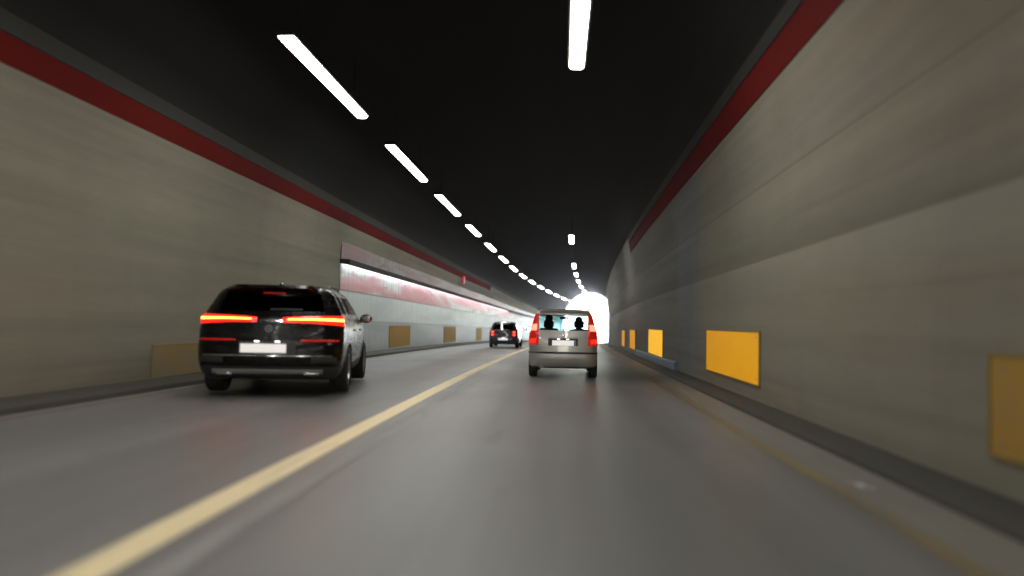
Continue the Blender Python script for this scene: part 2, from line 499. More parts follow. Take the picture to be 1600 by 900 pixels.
# ------------------------------------------------------------------ lamps
def make_lamp():
    root = empty('tunnel_lamp', (0, 0, 0))
    bm = bmesh.new()
    box(bm, -.15, .15, -2.15, 2.15, .035, .13, .012)
    mesh_obj('housing', bm, M['lamp_metal'], root, 40)
    bm = bmesh.new()
    pr = [(-.115, .034), (-.105, .006), (-.07, -.012), (.07, -.012), (.105, .006), (.115, .034)]
    a = [bm.verts.new((x, -2.12, z)) for x, z in pr]; b = [bm.verts.new((x, 2.12, z)) for x, z in pr]
    for i in range(len(pr)):
        j = (i + 1) % len(pr)
        bm.faces.new((a[i], a[j], b[j], b[i]))
    bm.faces.new(a); bm.faces.new(b)
    mesh_obj('diffuser', bm, M['lamp'], root)
    for y in (-1.5, 1.5):
        bm = bmesh.new()
        tube(bm, [(0, y, .13), (0, y, 1.05)], .007, 6)
        box(bm, -.06, .06, y - .03, y + .03, .131, .15)
        mesh_obj('hanger', bm, M['lamp_metal'], root)
    return root
ORD = ['nearest', 'second nearest', 'third nearest', 'fourth nearest', 'fifth nearest', 'sixth nearest', 'seventh nearest', 'eighth nearest',
       'ninth nearest', 'tenth nearest', 'eleventh nearest', 'twelfth nearest', 'thirteenth nearest', 'fourteenth nearest', 'fifteenth nearest']
proto = make_lamp()
first = [proto]
def place_lamp(s, x, label, group, ln=1.0):
    o = first.pop() if first else copy_tree(proto)
    px, pz, th = path(s)
    o.location = P(s, x, 0) + Vector((0, 0, 5.40))
    o.rotation_euler = (math.atan(-.00025 * max(s, 0)), 0, -th)
    o.scale = (1, ln, 1)
    tag(o, label, 'lamp', group)
gl, gr = 'strip lamps over the left lane', 'strip lamps over the right lane'
left_s = [12.75 + 6.67 * k for k in range(14)]
for i, s in enumerate(left_s):
    place_lamp(s, -4.17, f'white strip lamp over the left lane, {ORD[i]} in the long row', gl, 1.0 if s < 30 else .8)
right_s = [9.85, 35.6, 49.9, 57.2, 64.3, 71.4, 78.5, 85.6, 92.7, 99.8]
for i, s in enumerate(right_s):
    place_lamp(s, .22, f'white strip lamp over the right lane, {ORD[i]} in the sparse row', gr, 1.0 if s < 12 else .68)
for s in (6.08, -.59, -7.26, -13.9, -20.6, -27.3, -34, -47):
    place_lamp(s, -4.17, 'white strip lamp over the left lane, behind or above the viewpoint', gl)
for s in (-.6, -7.2, -14, -27):
    place_lamp(s, .22, 'white strip lamp over the right lane, behind or above the viewpoint', gr)

# ------------------------------------------------------------------ yellow panels on the walls
def yellow_panel(side, s0, s1, z0, z1, label, group, lit=False):
    sm = (s0 + s1) / 2
    X = WR if side > 0 else WL
    px, pz, th = path(sm)
    root = empty('marker_panel', P(sm, X, z0), -th)
    tag(root, label, 'marker panel', group)
    L = (s1 - s0) / 2
    d = -side
    bm = bmesh.new()
    x0, x1 = sorted((d * .002, d * .022))
    box(bm, x0, x1, -L, L, 0, z1 - z0, .004)
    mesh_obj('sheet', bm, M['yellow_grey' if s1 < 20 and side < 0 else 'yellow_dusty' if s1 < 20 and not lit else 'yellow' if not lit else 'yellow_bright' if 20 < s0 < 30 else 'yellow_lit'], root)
    bm = bmesh.new()
    x0, x1 = sorted((d * .002, d * .032))
    t = .022
    box(bm, x0, x1, -L - t, -L - .001, -t, z1 - z0 + t)
    box(bm, x0, x1, L + .001, L + t, -t, z1 - z0 + t)
    box(bm, x0, x1 - .001, -L, L, -t, -.001)
    box(bm, x0, x1 - .001, -L, L, z1 - z0 + .001, z1 - z0 + t)
    mesh_obj('rim', bm, M['yellow_grey' if s1 < 20 and side < 0 else 'frame'], root)
    for y in (-L + .15, L - .15):
        for z in (.08, z1 - z0 - .08):
            bm = bmesh.new()
            xs_ = sorted((d * .021, d * .03))
            rings = lathe_x(bm, [(xs_[0], .016), (xs_[1], .012)], 10)
            bm.faces.new(rings[0]); bm.faces.new(rings[-1])
            o = mesh_obj('bolt', bm, M['steel'], root, 40)
            o.location = (0, y, z)
g = 'yellow marker panels on the right wall'
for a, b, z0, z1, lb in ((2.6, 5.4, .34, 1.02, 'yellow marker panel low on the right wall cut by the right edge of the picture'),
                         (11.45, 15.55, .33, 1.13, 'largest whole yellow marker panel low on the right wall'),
                         (22.5, 26.5, .31, 1.12, 'yellow marker panel on the right wall above the painted daylight blue block, middle of the row'),
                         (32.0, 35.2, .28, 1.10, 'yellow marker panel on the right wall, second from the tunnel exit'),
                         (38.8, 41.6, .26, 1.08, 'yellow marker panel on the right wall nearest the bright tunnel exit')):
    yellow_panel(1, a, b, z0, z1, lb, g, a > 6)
g = 'yellow marker panels on the left wall'
for a, b, z0, z1, lb in ((12.5, 14.3, .12, .66, 'yellow marker panel on the left wall beside the black SUV'),
                         (29.6, 33.4, .20, 1.06, 'yellow marker panel on the left wall just beyond the black SUV'),
                         (42.0, 46.0, .20, 1.10, 'yellow marker panel on the left wall midway between both dark cars'),
                         (54.6, 58.8, .20, 1.10, 'yellow marker panel on the left wall just before the small dark car')):
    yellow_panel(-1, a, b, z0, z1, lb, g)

# ------------------------------------------------------------------ car builder
class Car:
    """body lofted from rounded-rectangle rings; levels = (z, y_rear, y_front, half_width, corner_r, rear_bulge)"""
    def __init__(self, levels, tside):
        self.lv = levels
        self.t = tside
        self.L = max(l[2] for l in levels)
    def at(self, z):
        lv = self.lv
        if z <= lv[0][0]: return lv[0][1:]
        for a, b in zip(lv, lv[1:]):
            if z <= b[0]:
                f = (z - a[0]) / (b[0] - a[0])
                return tuple(p + (q - p) * f for p, q in zip(a[1:], b[1:]))
        return lv[-1][1:]
    def warp(self, x, y, z, p):
        yr, yf, w, r, bl = p
        k = max(0.0, 1 - (y - yr) / .5)
        yy = y - bl * (1 - min(1, abs(x) / w) ** 2) * k
        c = (y - self.L * .5) / self.L
        fx = 1 - .10 * max(0, c) ** 2 * 4 - .035 * max(0, -c) ** 2 * 4
        kf = max(0.0, 1 - (yf - y) / .6)
        yy += bl * 2.2 * (1 - min(1, abs(x) / w) ** 2) * kf
        return Vector((x * fx, yy, z))
    def S(self, a, z):
        p = self.at(z)
        yr, yf, w, r, bl = p
        s = 1 if a >= 0 else -1
        a = abs(a)
        if a <= w - r: x, y = a, yr
        elif a <= w - r + r * math.pi / 2:
            q = (a - w + r) / r
            x, y = w - r + r * math.sin(q), yr + r - r * math.cos(q)
        else: x, y = w, yr + r + (a - (w - r + r * math.pi / 2))
        return self.warp(s * x, y, z, p)
    def N(self, a, z):
        e = .006
        u = self.S(a + e, z) - self.S(a - e, z)
        v = self.S(a, z + e) - self.S(a, z - e)
        n = u.cross(v).normalized()
        return n
    NR, NC, NF, NFC = 7, 6, 5, 5
    def ring(self, z):
        p = self.at(z)
        yr, yf, w, r, bl = p
        rf = min(r * 2.2, w * .55, (yf - yr) * .4)
        h = []
        for i in range(self.NR + 1): h.append(((w - r) * i / self.NR, yr))
        for i in range(1, self.NC + 1):
            q = math.pi / 2 * i / self.NC
            h.append((w - r + r * math.sin(q), yr + r - r * math.cos(q)))
        for t in self.t: h.append((w, yr + r + t * (yf - rf - yr - r)))
        for i in range(0, self.NFC + 1):
            q = math.pi / 2 * i / self.NFC
            h.append((w - rf + rf * math.cos(q), yf - rf + rf * math.sin(q)))
        for i in range(1, self.NF + 1): h.append(((w - rf) * (1 - i / self.NF), yf))
        pts = [self.warp(x, y, z, p) for x, y in h]
        left = [Vector((-q.x, q.y, q.z)) for q in pts[1:-1]][::-1]
        return pts + left
    def build(self, root, zs, wins, mats, wheels, wr, lower=None):
        """wins: list of (name, material index, z0, z1, ring index ranges)"""
        bm = bmesh.new()
        rings = [[bm.verts.new(v) for v in self.ring(z)] for z in zs]
        n = len(rings[0])
        half = (n + 2) // 2
        for k in range(len(zs) - 1):
            zm = (zs[k] + zs[k + 1]) / 2
            for i in range(n):
                f = bm.faces.new((rings[k][i], rings[k][(i + 1) % n], rings[k + 1][(i + 1) % n], rings[k + 1][i]))
                ih = i if i < half - 1 else n - 1 - i        # mirrored segment index
                if lower and zm < lower: f.material_index = 1
                for mi, z0, z1, i0, i1 in wins:
                    if z0 <= zm <= z1 and i0 <= ih < i1: f.material_index = mi
        bm.faces.new(rings[0][::-1])
        bm.faces.new(rings[-1])
        bmesh.ops.recalc_face_normals(bm, faces=bm.faces)
        me = bpy.data.meshes.new('body')
        bm.to_mesh(me); bm.free()
        for m in mats: me.materials.append(m)
        body = bpy.data.objects.new('body', me)
        COL.objects.link(body)
        # wheel wells cut out of the shell
        cutters = []
        for wy in wheels:
            for sx in (-1, 1):
                cb = bmesh.new()
                W = self.at(.5)[2]
                rr = lathe_x(cb, [(sx * (W - .30), wr), (sx * (W + .3), wr)], 36)
                cb.faces.new(rr[0]); cb.faces.new(rr[-1])
                bmesh.ops.recalc_face_normals(cb, faces=cb.faces)
                cm = bpy.data.meshes.new('well')
                cb.to_mesh(cm); cb.free()
                cm.materials.append(mats[1])
                co = bpy.data.objects.new('well', cm)
                COL.objects.link(co)
                co.location = (0, wy, wr - .055)
                cutters.append(co)
                md = body.modifiers.new('well', 'BOOLEAN')
                md.object = co; md.operation = 'DIFFERENCE'; md.solver = 'EXACT'
                md.material_mode = 'TRANSFER'
        dg = bpy.context.evaluated_depsgraph_get()
        nm = bpy.data.meshes.new_from_object(body.evaluated_get(dg))
        slots = [m for m in nm.materials]
        body.modifiers.clear()
        body.data = nm
        for c in cutters: bpy.data.objects.remove(c)
        # split glass by material
        names = {}
        for k, m in enumerate(slots): names[k] = m
        def split(sel, name, mat, side=None):
            b2 = bmesh.new(); b2.from_mesh(nm)
            kill = [f for f in b2.faces if not sel(f)]
            bmesh.ops.delete(b2, geom=kill, context='FACES')
            if not b2.faces: b2.free(); return None
            for f in b2.faces: f.material_index = 0
            return mesh_obj(name, b2, mat, root, 40, recalc=False)
        gi = {}
        for (mi, z0, z1, i0, i1) in wins: gi[mi] = mats[mi]
        idx = {k: [q for q, m in enumerate(slots) if m == gi[k]] for k in gi}
        allg = {q for k in idx for q in idx[k]}
        res = {}
        for mi, nme in ((2, 'rear_window'), (3, 'windscreen')):
            if mi in idx: res[nme] = split(lambda f, s=set(idx[mi]): f.material_index in s, nme, gi[mi])
        for mi in (4, 5, 6):
            if mi in idx:
                for sx in (-1, 1):
                    split(lambda f, s=set(idx[mi]), sx=sx: f.material_index in s and f.calc_center_median().x * sx > 0, 'side_window', gi[mi])
        b2 = bmesh.new(); b2.from_mesh(nm)
        bmesh.ops.delete(b2, geom=[f for f in b2.faces if f.material_index in allg], context='FACES')
        b2.to_mesh(nm); b2.free()
        for p in nm.polygons: p.use_smooth = True
        nm.set_sharp_from_angle(angle=R(38))
        body.parent = root
        return body
    def patch(self, name, mat, root, a0, a1, z0, z1, t=.012, na=10, nz=6, sink=.006, shape=None):
        """thin solid laid on the body surface; z0/z1/a0/a1 numbers; shape(u,v) may remap (u,v)->(a,z)"""
        bm = bmesh.new()
        def grid(off, rim):
            g = []
            for j in range(nz + 1):
                row = []
                for i in range(na + 1):
                    u, v = i / na, j / nz
                    a, z = shape(u, v) if shape else (a0 + (a1 - a0) * u, z0 + (z1 - z0) * v)
                    o = off
                    if rim and (i in (0, na) or j in (0, nz)): o = off * .35
                    row.append(bm.verts.new(self.S(a, z) + self.N(a, z) * o))
                g.append(row)
            return g
        A = grid(t, True); B = grid(-sink, False)
        for j in range(nz):
            for i in range(na):
                bm.faces.new((A[j][i], A[j][i + 1], A[j + 1][i + 1], A[j + 1][i]))
                bm.faces.new((B[j][i], B[j + 1][i], B[j + 1][i + 1], B[j][i + 1]))
        for i in range(na):
            bm.faces.new((A[0][i], B[0][i], B[0][i + 1], A[0][i + 1]))
            bm.faces.new((A[nz][i], A[nz][i + 1], B[nz][i + 1], B[nz][i]))
        for j in range(nz):
            bm.faces.new((A[j][0], A[j + 1][0], B[j + 1][0], B[j][0]))
            bm.faces.new((A[j][na], B[j][na], B[j + 1][na], A[j + 1][na]))
        return mesh_obj(name, bm, mat, root, 50)

def add_wheels(root, ys_, x, r, width, spokes, rim_mat):
    wh = empty('wheel', (0, 0, 0)); wh.parent = root
    bm = bmesh.new()
    h = width / 2
    ri = r * .68
    prof = [(-h * .8, ri), (-h, ri + (r - ri) * .35), (-h * .96, r - .03), (-h * .8, r - .004), (-h * .4, r), (-h * .36, r - .008), (-h * .28, r - .008), (-h * .24, r),
            (h * .24, r), (h * .28, r - .008), (h * .36, r - .008), (h * .4, r), (h * .8, r - .004), (h * .96, r - .03), (h, ri + (r - ri) * .35), (h * .8, ri)]
    lathe_x(bm, prof, 40, closed=True)
    mesh_obj('tyre', bm, M['rubber'], wh, 50)
    bm = bmesh.new()
    lathe_x(bm, [(h * .86, ri + .004), (h * .88, ri - .015), (h * .7, ri - .03), (-h * .7, ri - .03), (-h * .86, ri + .004)], 36)
    rr = lathe_x(bm, [(h * .5, .075), (h * .66, .06), (h * .70, .03)], 20)
    bm.faces.new(rr[-1])
    rr = lathe_x(bm, [(h * .05, ri - .03), (h * .06, .02)], 24)
    bm.faces.new(rr[-1])
    for k in range(spokes):
        a = 2 * math.pi * k / spokes
        pts = []
        for rad, wd, xo in ((.05, .035, .62), ((ri + .05) / 2, .028, .66), (ri - .025, .04, .74)):
            c = Vector((h * xo, rad * math.cos(a), rad * math.sin(a)))
            tn = Vector((0, -math.sin(a), math.cos(a)))
            pts.append((c - tn * wd, c + tn * wd))
        vs = [[bm.verts.new(p) for p in q] + [bm.verts.new(p - Vector((.03, 0, 0))) for p in q] for q in pts]
        for i in range(2):
            A, B = vs[i], vs[i + 1]
            bm.faces.new((A[0], A[1], B[1], B[0])); bm.faces.new((A[1], A[3], B[3], B[1])); bm.faces.new((A[0], B[0], B[2], A[2]))
    mesh_obj('rim', bm, rim_mat, wh, 40)
    k = 0
    for sx in (1, -1):
        for y in ys_:
            o = wh if k == 0 else copy_tree(wh, root)
            o.location = (sx * (x - h), y, r)
            o.rotation_euler = (0, 0, 0 if sx > 0 else math.pi)
            k += 1
def mirror_part(root, sx, pos, mat):
    bm = bmesh.new()
    s = bmesh.ops.create_uvsphere(bm, u_segments=16, v_segments=10, radius=1)['verts']
    for v in s:
        v.co = Vector((v.co.x * .11, v.co.y * .06 + (.02 if v.co.y > 0 else -.01), v.co.z * .085))
        if v.co.y < -.045: v.co.y = -.045
        v.co += Vector((sx * .10, 0, .03))
    box(bm, -.03, .03, -.02, .03, -.05, .0)
    o = mesh_obj('wing_mirror', bm, mat, root, 50)
    o.location = pos
    bm = bmesh.new()
    box(bm, sx * .10 - .075, sx * .10 + .075, -.052, -.046, -.03, .085, .0)
    mesh_obj('mirror_glass', bm, M['chrome'], o)
def plate(root, y, z, w, lit, blue=None, cx=0.0, h=.115):
    bm = bmesh.new()
    box(bm, cx - w / 2, cx + w / 2, y - .012, y, z, z + h, .003)
    o = mesh_obj('number_plate', bm, lit, root)
    if blue:
        for sx in blue:
            bm = bmesh.new()
            xx = cx + sx * (w / 2 - .022)
            box(bm, xx - .02, xx + .02, y - .0145, y - .0125, z + .004, z + h - .004)
            mesh_obj('plate_strip', bm, M['plate_blue'], o)
    return o

# ------------------------------------------------------------------ black SUV
def fill(zs, step):
    out = []
    for a, b in zip(zs, zs[1:]):
        n = max(1, int(math.ceil((b - a) / step - 1e-6)))
        out += [a + (b - a) * i / n for i in range(n)]
    return out + [zs[-1]]
suv_lv = [(.26, .16, 4.50, .90, .16, .03), (.34, .06, 4.60, .97, .20, .05), (.46, .0, 4.66, 1.01, .24, .07), (.60, -.02, 4.68, 1.03, .26, .08),
          (.78, .0, 4.66, 1.04, .26, .08), (.84, .035, 4.64, 1.04, .26, .08), (.98, .05, 4.58, 1.04, .26, .08), (1.04, .06, 4.42, 1.035, .26, .08), (1.12, .08, 3.75, 1.02, .25, .08),
          (1.17, .10, 3.25, 1.01, .24, .08), (1.24, .15, 3.12, .985, .22, .08), (1.30, .20, 3.00, .955, .20, .075), (1.54, .36, 2.52, .845, .17, .06),
          (1.60, .40, 2.38, .80, .16, .06), (1.655, .47, 2.20, .72, .15, .06), (1.69, .62, 1.95, .58, .14, .04), (1.705, .85, 1.7, .35, .12, .02)]
tside = [.03, .10, .16, .26, .36, .40, .44, .55, .66, .70, .74, .84, .92, .97]
def ridx(c): return c.NR, c.NR + c.NC            # rear straight end, rear corner end
suv = Car(suv_lv, tside)
root = empty('black_car', (-4.28, 10.72, 0), R(10))
root.scale = (1.06, 1, 1)
tag(root, 'black glossy SUV with two long glowing brake lamps in the left lane', 'car')
nr, nc = ridx(suv)
win = [(2, 1.275, 1.56, 0, nr), (3, 1.27, 1.57, nc + len(tside) + 2, 99), (4, 1.26, 1.54, nc + 1, nc + 4), (5, 1.26, 1.54, nc + 5, nc + 9), (6, 1.26, 1.54, nc + 10, nc + 13)]
gl_ = [M['black_paint'], M['plastic'], M['dark_glass'], M['dark_glass'].copy(), M['dark_glass'].copy(), M['dark_glass'].copy(), M['dark_glass'].copy()]
zs = fill([.26, .30, .34, .40, .46, .60, .78, .80, .84, .98, 1.04, 1.12, 1.17, 1.21, 1.26, 1.28, 1.54, 1.57, 1.60, 1.63, 1.655, 1.68, 1.69, 1.705], .07)
suv.build(root, zs, win, gl_, (.98, 3.80), .425, lower=.44)
def tail(u, v, s):
    a = .18 + (1.20 - .18) * u
    lo = 1.095 + .02 * (1 - u) - .05 * max(0, u - .42)
    hi = 1.185 + .045 * u ** .6
    return s * a, lo + (hi - lo) * v
for s in (-1, 1):
    lens = suv.patch('brake_lamp', M['lens_red'], root, 0, 0, 0, 0, .014, 22, 4, shape=lambda u, v: tail(u if s > 0 else 1 - u, v, s))
    suv.patch('led_bar', M['led_hot'], lens, 0, 0, 0, 0, .020, 22, 2, sink=-.010,
              shape=lambda u, v: tail((.05 + .9 * (u if s > 0 else 1 - u)), .30 + .48 * v, s))
    suv.patch('reflector', M['lens_dim'], root, s * .46, s * 1.02, .835, .862, .010, 12, 2)
    suv.patch('bumper_vent', M['plastic'], root, s * .62, s * 1.00, .52, .60, .012, 10, 3)
    suv.patch('exhaust_tip', M['chrome'], root, s * .50, s * .72, .335, .385, .03, 8, 3)
suv.patch('centre_trim', M['chrome'], root, -.26, .26, 1.128, 1.142, .012, 10, 1)
suv.patch('plate_recess', M['plastic'], root, -.40, .40, .62, .83, .004, 10, 4)
bm = bmesh.new()
lathe_x(bm, [(0, .05), (.012, .05), (.012, .040), (0, .040)], 24, closed=True)
for k in range(3):
    a = R(90 + 120 * k)
    tube(bm, [(.006, 0, 0), (.006, .042 * math.cos(a), .042 * math.sin(a))], [.008, .003], 6)
o = mesh_obj('badge', bm, M['steel'], root, 40); o.rotation_euler = (0, 0, R(-90)); o.location = suv.S(0, 1.02) + Vector((0, -.003, 0))
pl = plate(root, suv.S(.26, .72).y - .02, .665, .62, M['plate_lit'], None, -.05, .13)
for x in (-.14, .14):
    bm = bmesh.new(); box(bm, x - .03, x + .03, -.05, -.02, .826, .836); o = mesh_obj('plate_lamp', bm, M['plate_lamp'], root); o.location.y = suv.S(0, .8).y
suv.patch('diffuser', M['greytrim'], root, -.78, .78, .35, .42, .016, 16, 3)
suv.patch('rear_bumper_strip', M['chrome'], root, -.92, .92, .615, .628, .008, 20, 1)
suv.patch('rear_wiper', M['plastic'], root, -.02, .44, 1.30, 1.318, .022, 10, 1)
suv.patch('roof_spoiler', M['black_paint'], root, -.62, .62, 1.565, 1.625, .10, 14, 3)
suv.patch('high_brake_lamp', M['lens_dim'], root, -.16, .16, 1.552, 1.562, .03, 8, 1)
for s in (-1, 1):
    bm = bmesh.new()
    tube(bm, [(s * .70, .75, 1.64), (s * .705, .88, 1.69), (s * .71, 1.4, 1.705), (s * .70, 2.0, 1.69), (s * .69, 2.15, 1.66)], .016, 8)
    mesh_obj('roof_rail', bm, M['plastic'], root, 60)
    mirror_part(root, s, (s * 1.0, 3.0, 1.17), M['black_paint'])
    bm = bmesh.new(); box(bm, -.012, .03, -.10, .10, -.015, .015, .008)
    for yy in (1.55, 2.55):
        o = mesh_obj('door_handle', bm.copy(), M['black_paint'], root, 50); o.location = (s * 1.03, yy, 1.0); o.rotation_euler = (0, 0, 0 if s > 0 else math.pi)
    bm.free()
bm = bmesh.new()
for i, (y, z, wd) in enumerate(((0, 0, .03), (.12, 0, .03))): pass
tube(bm, [(0, .78, 1.69), (0, .86, 1.745), (0, .93, 1.755), (0, .96, 1.69)], [.03, .014, .006, .02], 8)
mesh_obj('antenna_fin', bm, M['black_paint'], root, 50)
add_wheels(root, (.98, 3.80), 1.035, .37, .27, 5, M['alloy'])

# ------------------------------------------------------------------ silver hatchback
sil_lv = [(.23, .10, 3.44, .70, .14, .02), (.29, .02, 3.50, .765, .18, .04), (.42, -.02, 3.54, .785, .26, .075), (.555, -.02, 3.54, .79, .26, .075), (.575, .0, 3.54, .785, .26, .075),
          (.60, .045, 3.52, .785, .26, .075), (.78, .05, 3.46, .79, .23, .075), (.90, .07, 3.30, .785, .20, .07), (.97, .085, 2.80, .775, .18, .065), (1.0, .095, 2.62, .77, .17, .06),
          (1.10, .125, 2.50, .745, .14, .055), (1.39, .215, 2.16, .655, .10, .04), (1.45, .235, 2.06, .635, .09, .04), (1.50, .255, 1.94, .61, .09, .035), (1.53, .33, 1.80, .55, .09, .03),
          (1.55, .50, 1.6, .40, .09, .015), (1.56, .75, 1.3, .2, .08, .01)]
sil = Car(sil_lv, tside)
root = empty('silver_car', (.13, 16.4, path(17)[1]), R(-1))
tag(root, 'champagne silver hatchback with tall lit brake lamps in the right lane', 'car')
silver_root = root
nr, nc = ridx(sil)
win = [(2, 1.07, 1.42, 0, nr), (3, 1.02, 1.42, nc + len(tside) + 1, 99), (4, 1.03, 1.40, nc + 1, nc + 4), (5, 1.03, 1.40, nc + 5, nc + 9), (6, 1.03, 1.40, nc + 10, nc + 13)]
gl_ = [M['silver_paint'], M['plastic'], M['clear_glass'], M['clear_glass'].copy(), M['clear_glass'].copy(), M['clear_glass'].copy(), M['clear_glass'].copy()]
zs = fill([.23, .26, .29, .35, .42, .555, .575, .60, .78, .90, .97, 1.0, 1.03, 1.07, 1.10, 1.40, 1.42, 1.45, 1.48, 1.50, 1.52, 1.53, 1.545, 1.55, 1.56], .07)
sil.build(root, zs, win, gl_, (.62, 2.92), .335, lower=.255)
for s in (-1, 1):
    def lamp_shape(u, v, s=s):
        z = .74 + .70 * v
        wz = sil.at(z)
        c = wz[2] - wz[3]
        ai = c + .01 + (.012 if v < .5 else 0) - .075 * max(0, 1 - abs(v - .42) / .5)
        ao = c + wz[3] * 1.45
        uu = u if s > 0 else 1 - u
        return s * (ai + (ao - ai) * uu), z
    lens = sil.patch('brake_lamp', M['lens_dim'], root, 0, 0, 0, 0, .016, 8, 16, shape=lamp_shape)
    sil.patch('brake_bulb', M['bulb_hot'], lens, 0, 0, 0, 0, .022, 6, 5, sink=-.012, shape=lambda u, v: lamp_shape(.12 + .76 * u, .42 + .26 * v))
    sil.patch('glowing_lens', M['lens_dim'], lens, 0, 0, 0, 0, .020, 6, 5, sink=-.012, shape=lambda u, v: lamp_shape(.1 + .8 * u, .70 + .24 * v))
    sil.patch('lower_lamp', M['lens_red'], lens, 0, 0, 0, 0, .021, 6, 4, sink=-.012, shape=lambda u, v: lamp_shape(.1 + .8 * u, .03 + .20 * v))
    bm = bmesh.new()
    tube(bm, [(s * .575, .55, 1.50), (s * .58, .62, 1.56), (s * .585, 1.2, 1.585), (s * .575, 1.75, 1.565), (s * .57, 1.82, 1.50)], .014, 8)
    mesh_obj('roof_rail', bm, M['plastic'], root, 60)
    mirror_part(root, s, (s * .76, 2.25, 1.02), M['plastic'])
    for yy in (1.0, 1.85):
        bm = bmesh.new(); box(bm, -.012, .03, -.09, .09, -.015, .015, .008)
        o = mesh_obj('door_handle', bm, M['silver_paint'], root, 50); o.location = (s * .775, yy, .86); o.rotation_euler = (0, 0, 0 if s > 0 else math.pi)
sil.patch('rub_strip', M['plastic'], root, -1.05, 1.05, .555, .592, .012, 40, 2)
sil.patch('plate_recess', M['plastic'], root, -.34, .34, .73, .895, .004, 10, 4)
plate(root, sil.S(.26, .8).y - .055, .735, .52, M['plate_lit'], (1,), 0.02, .115)
sil.patch('hatch_trim', M['silver_paint'], root, -.35, .35, .885, .918, .028, 10, 3)
for x in (-.1, .1):
    bm = bmesh.new(); box(bm, x - .03, x + .03, -.10, -.07, .872, .882); o = mesh_obj('plate_lamp', bm, M['plate_lamp'], root); o.location.y = sil.S(0, .88).y + .03
bm = bmesh.new()
rr = lathe_x(bm, [(0, .034), (.01, .034), (.014, .022)], 20); bm.faces.new(rr[-1]); bm.faces.new(rr[0])
o = mesh_obj('badge', bm, M['chrome'], root, 40); o.rotation_euler = (0, 0, R(-90)); o.location = sil.S(0, .955) + Vector((0, -.001, 0))
sil.patch('rear_wiper', M['plastic'], root, -.03, .34, 1.085, 1.103, .022, 10, 1)
bm = bmesh.new(); tube(bm, [(0, 0, 0), (0, -.03, .005)], .022, 10); o = mesh_obj('wiper_pivot', bm, M['chrome'], root, 40); o.location = sil.S(0, 1.075)
bm = bmesh.new()
rr = lathe_x(bm, [(-.09, .030), (.09, .036), (.09, .029), (-.05, .024)], 18)
o = mesh_obj('exhaust_tip', bm, M['chrome'], root, 40); o.rotation_euler = (0, 0, R(-90)); o.location = (-.47, .05, .245)
sil.patch('roof_spoiler', M['silver_paint'], root, -.54, .54, 1.455, 1.50, .07, 12, 3)
sil.patch('bumper_crease', M['silver_paint'], root, -.80, .80, .36, .375, .014, 24, 1)
bm = bmesh.new(); tube(bm, [(0, 1.7, 1.55), (0, 1.55, 1.72)], [.006, .003], 6); mesh_obj('antenna', bm, M['plastic'], root)
add_wheels(root, (.62, 2.92), .775, .29, .19, 7, M['alloy'])
# cabin: floor, seats, dashboard, steering wheel, inner mirror
bm = bmesh.new(); box(bm, -.68, .68, .30, 2.75, .38, .44, .02); mesh_obj('cabin_floor', bm, M['interior'], root)
bm = bmesh.new(); box(bm, -.66, .66, 2.10, 2.62, .62, .96, .08); mesh_obj('dashboard', bm, M['interior'], root, 50)
bm = bmesh.new(); box(bm, -.62, .62, .55, .72, .45, 1.02, .05); box(bm, -.62, .62, .70, 1.12, .44, .60, .05); mesh_obj('rear_seat', bm, M['interior'], root, 50)
for sx in (-.36, .36):
    bm = bmesh.new(); box(bm, sx - .24, sx + .24, 1.25, 1.40, .55, 1.10, .06); box(bm, sx - .24, sx + .24, 1.36, 1.82, .44, .60, .05)
    o = mesh_obj('front_seat', bm, M['interior'], root, 50)
    bm = bmesh.new(); box(bm, sx - .12, sx + .12, 1.22, 1.31, 1.125, 1.29, .035)
    tube(bm, [(sx - .05, 1.27, 1.05), (sx - .05, 1.265, 1.15)], .008, 6); tube(bm, [(sx + .05, 1.27, 1.05), (sx + .05, 1.265, 1.15)], .008, 6)
    mesh_obj('headrest', bm, M['interior'], o, 50)
bm = bmesh.new(); ring = [(-.36 + .18 * math.cos(a), 2.0 + .06 * math.sin(a), .92 + .17 * math.sin(a)) for a in [R(15 * k) for k in range(25)]]
tube(bm, ring, .013, 8, cap=False); tube(bm, [(-.36, 2.0, .92), (-.36, 2.2, .86)], .02, 8); tube(bm, [(-.53, 2.0, .92), (-.19, 2.0, .92)], .012, 6)
mesh_obj('steering_wheel', bm, M['interior'], root, 60)
bm = bmesh.new(); box(bm, -.11, .11, 1.98, 2.01, 1.33, 1.395, .012); tube(bm, [(0, 2.0, 1.38), (0, 2.05, 1.43)], .01, 6); mesh_obj('inner_mirror', bm, M['plastic'], root, 40)

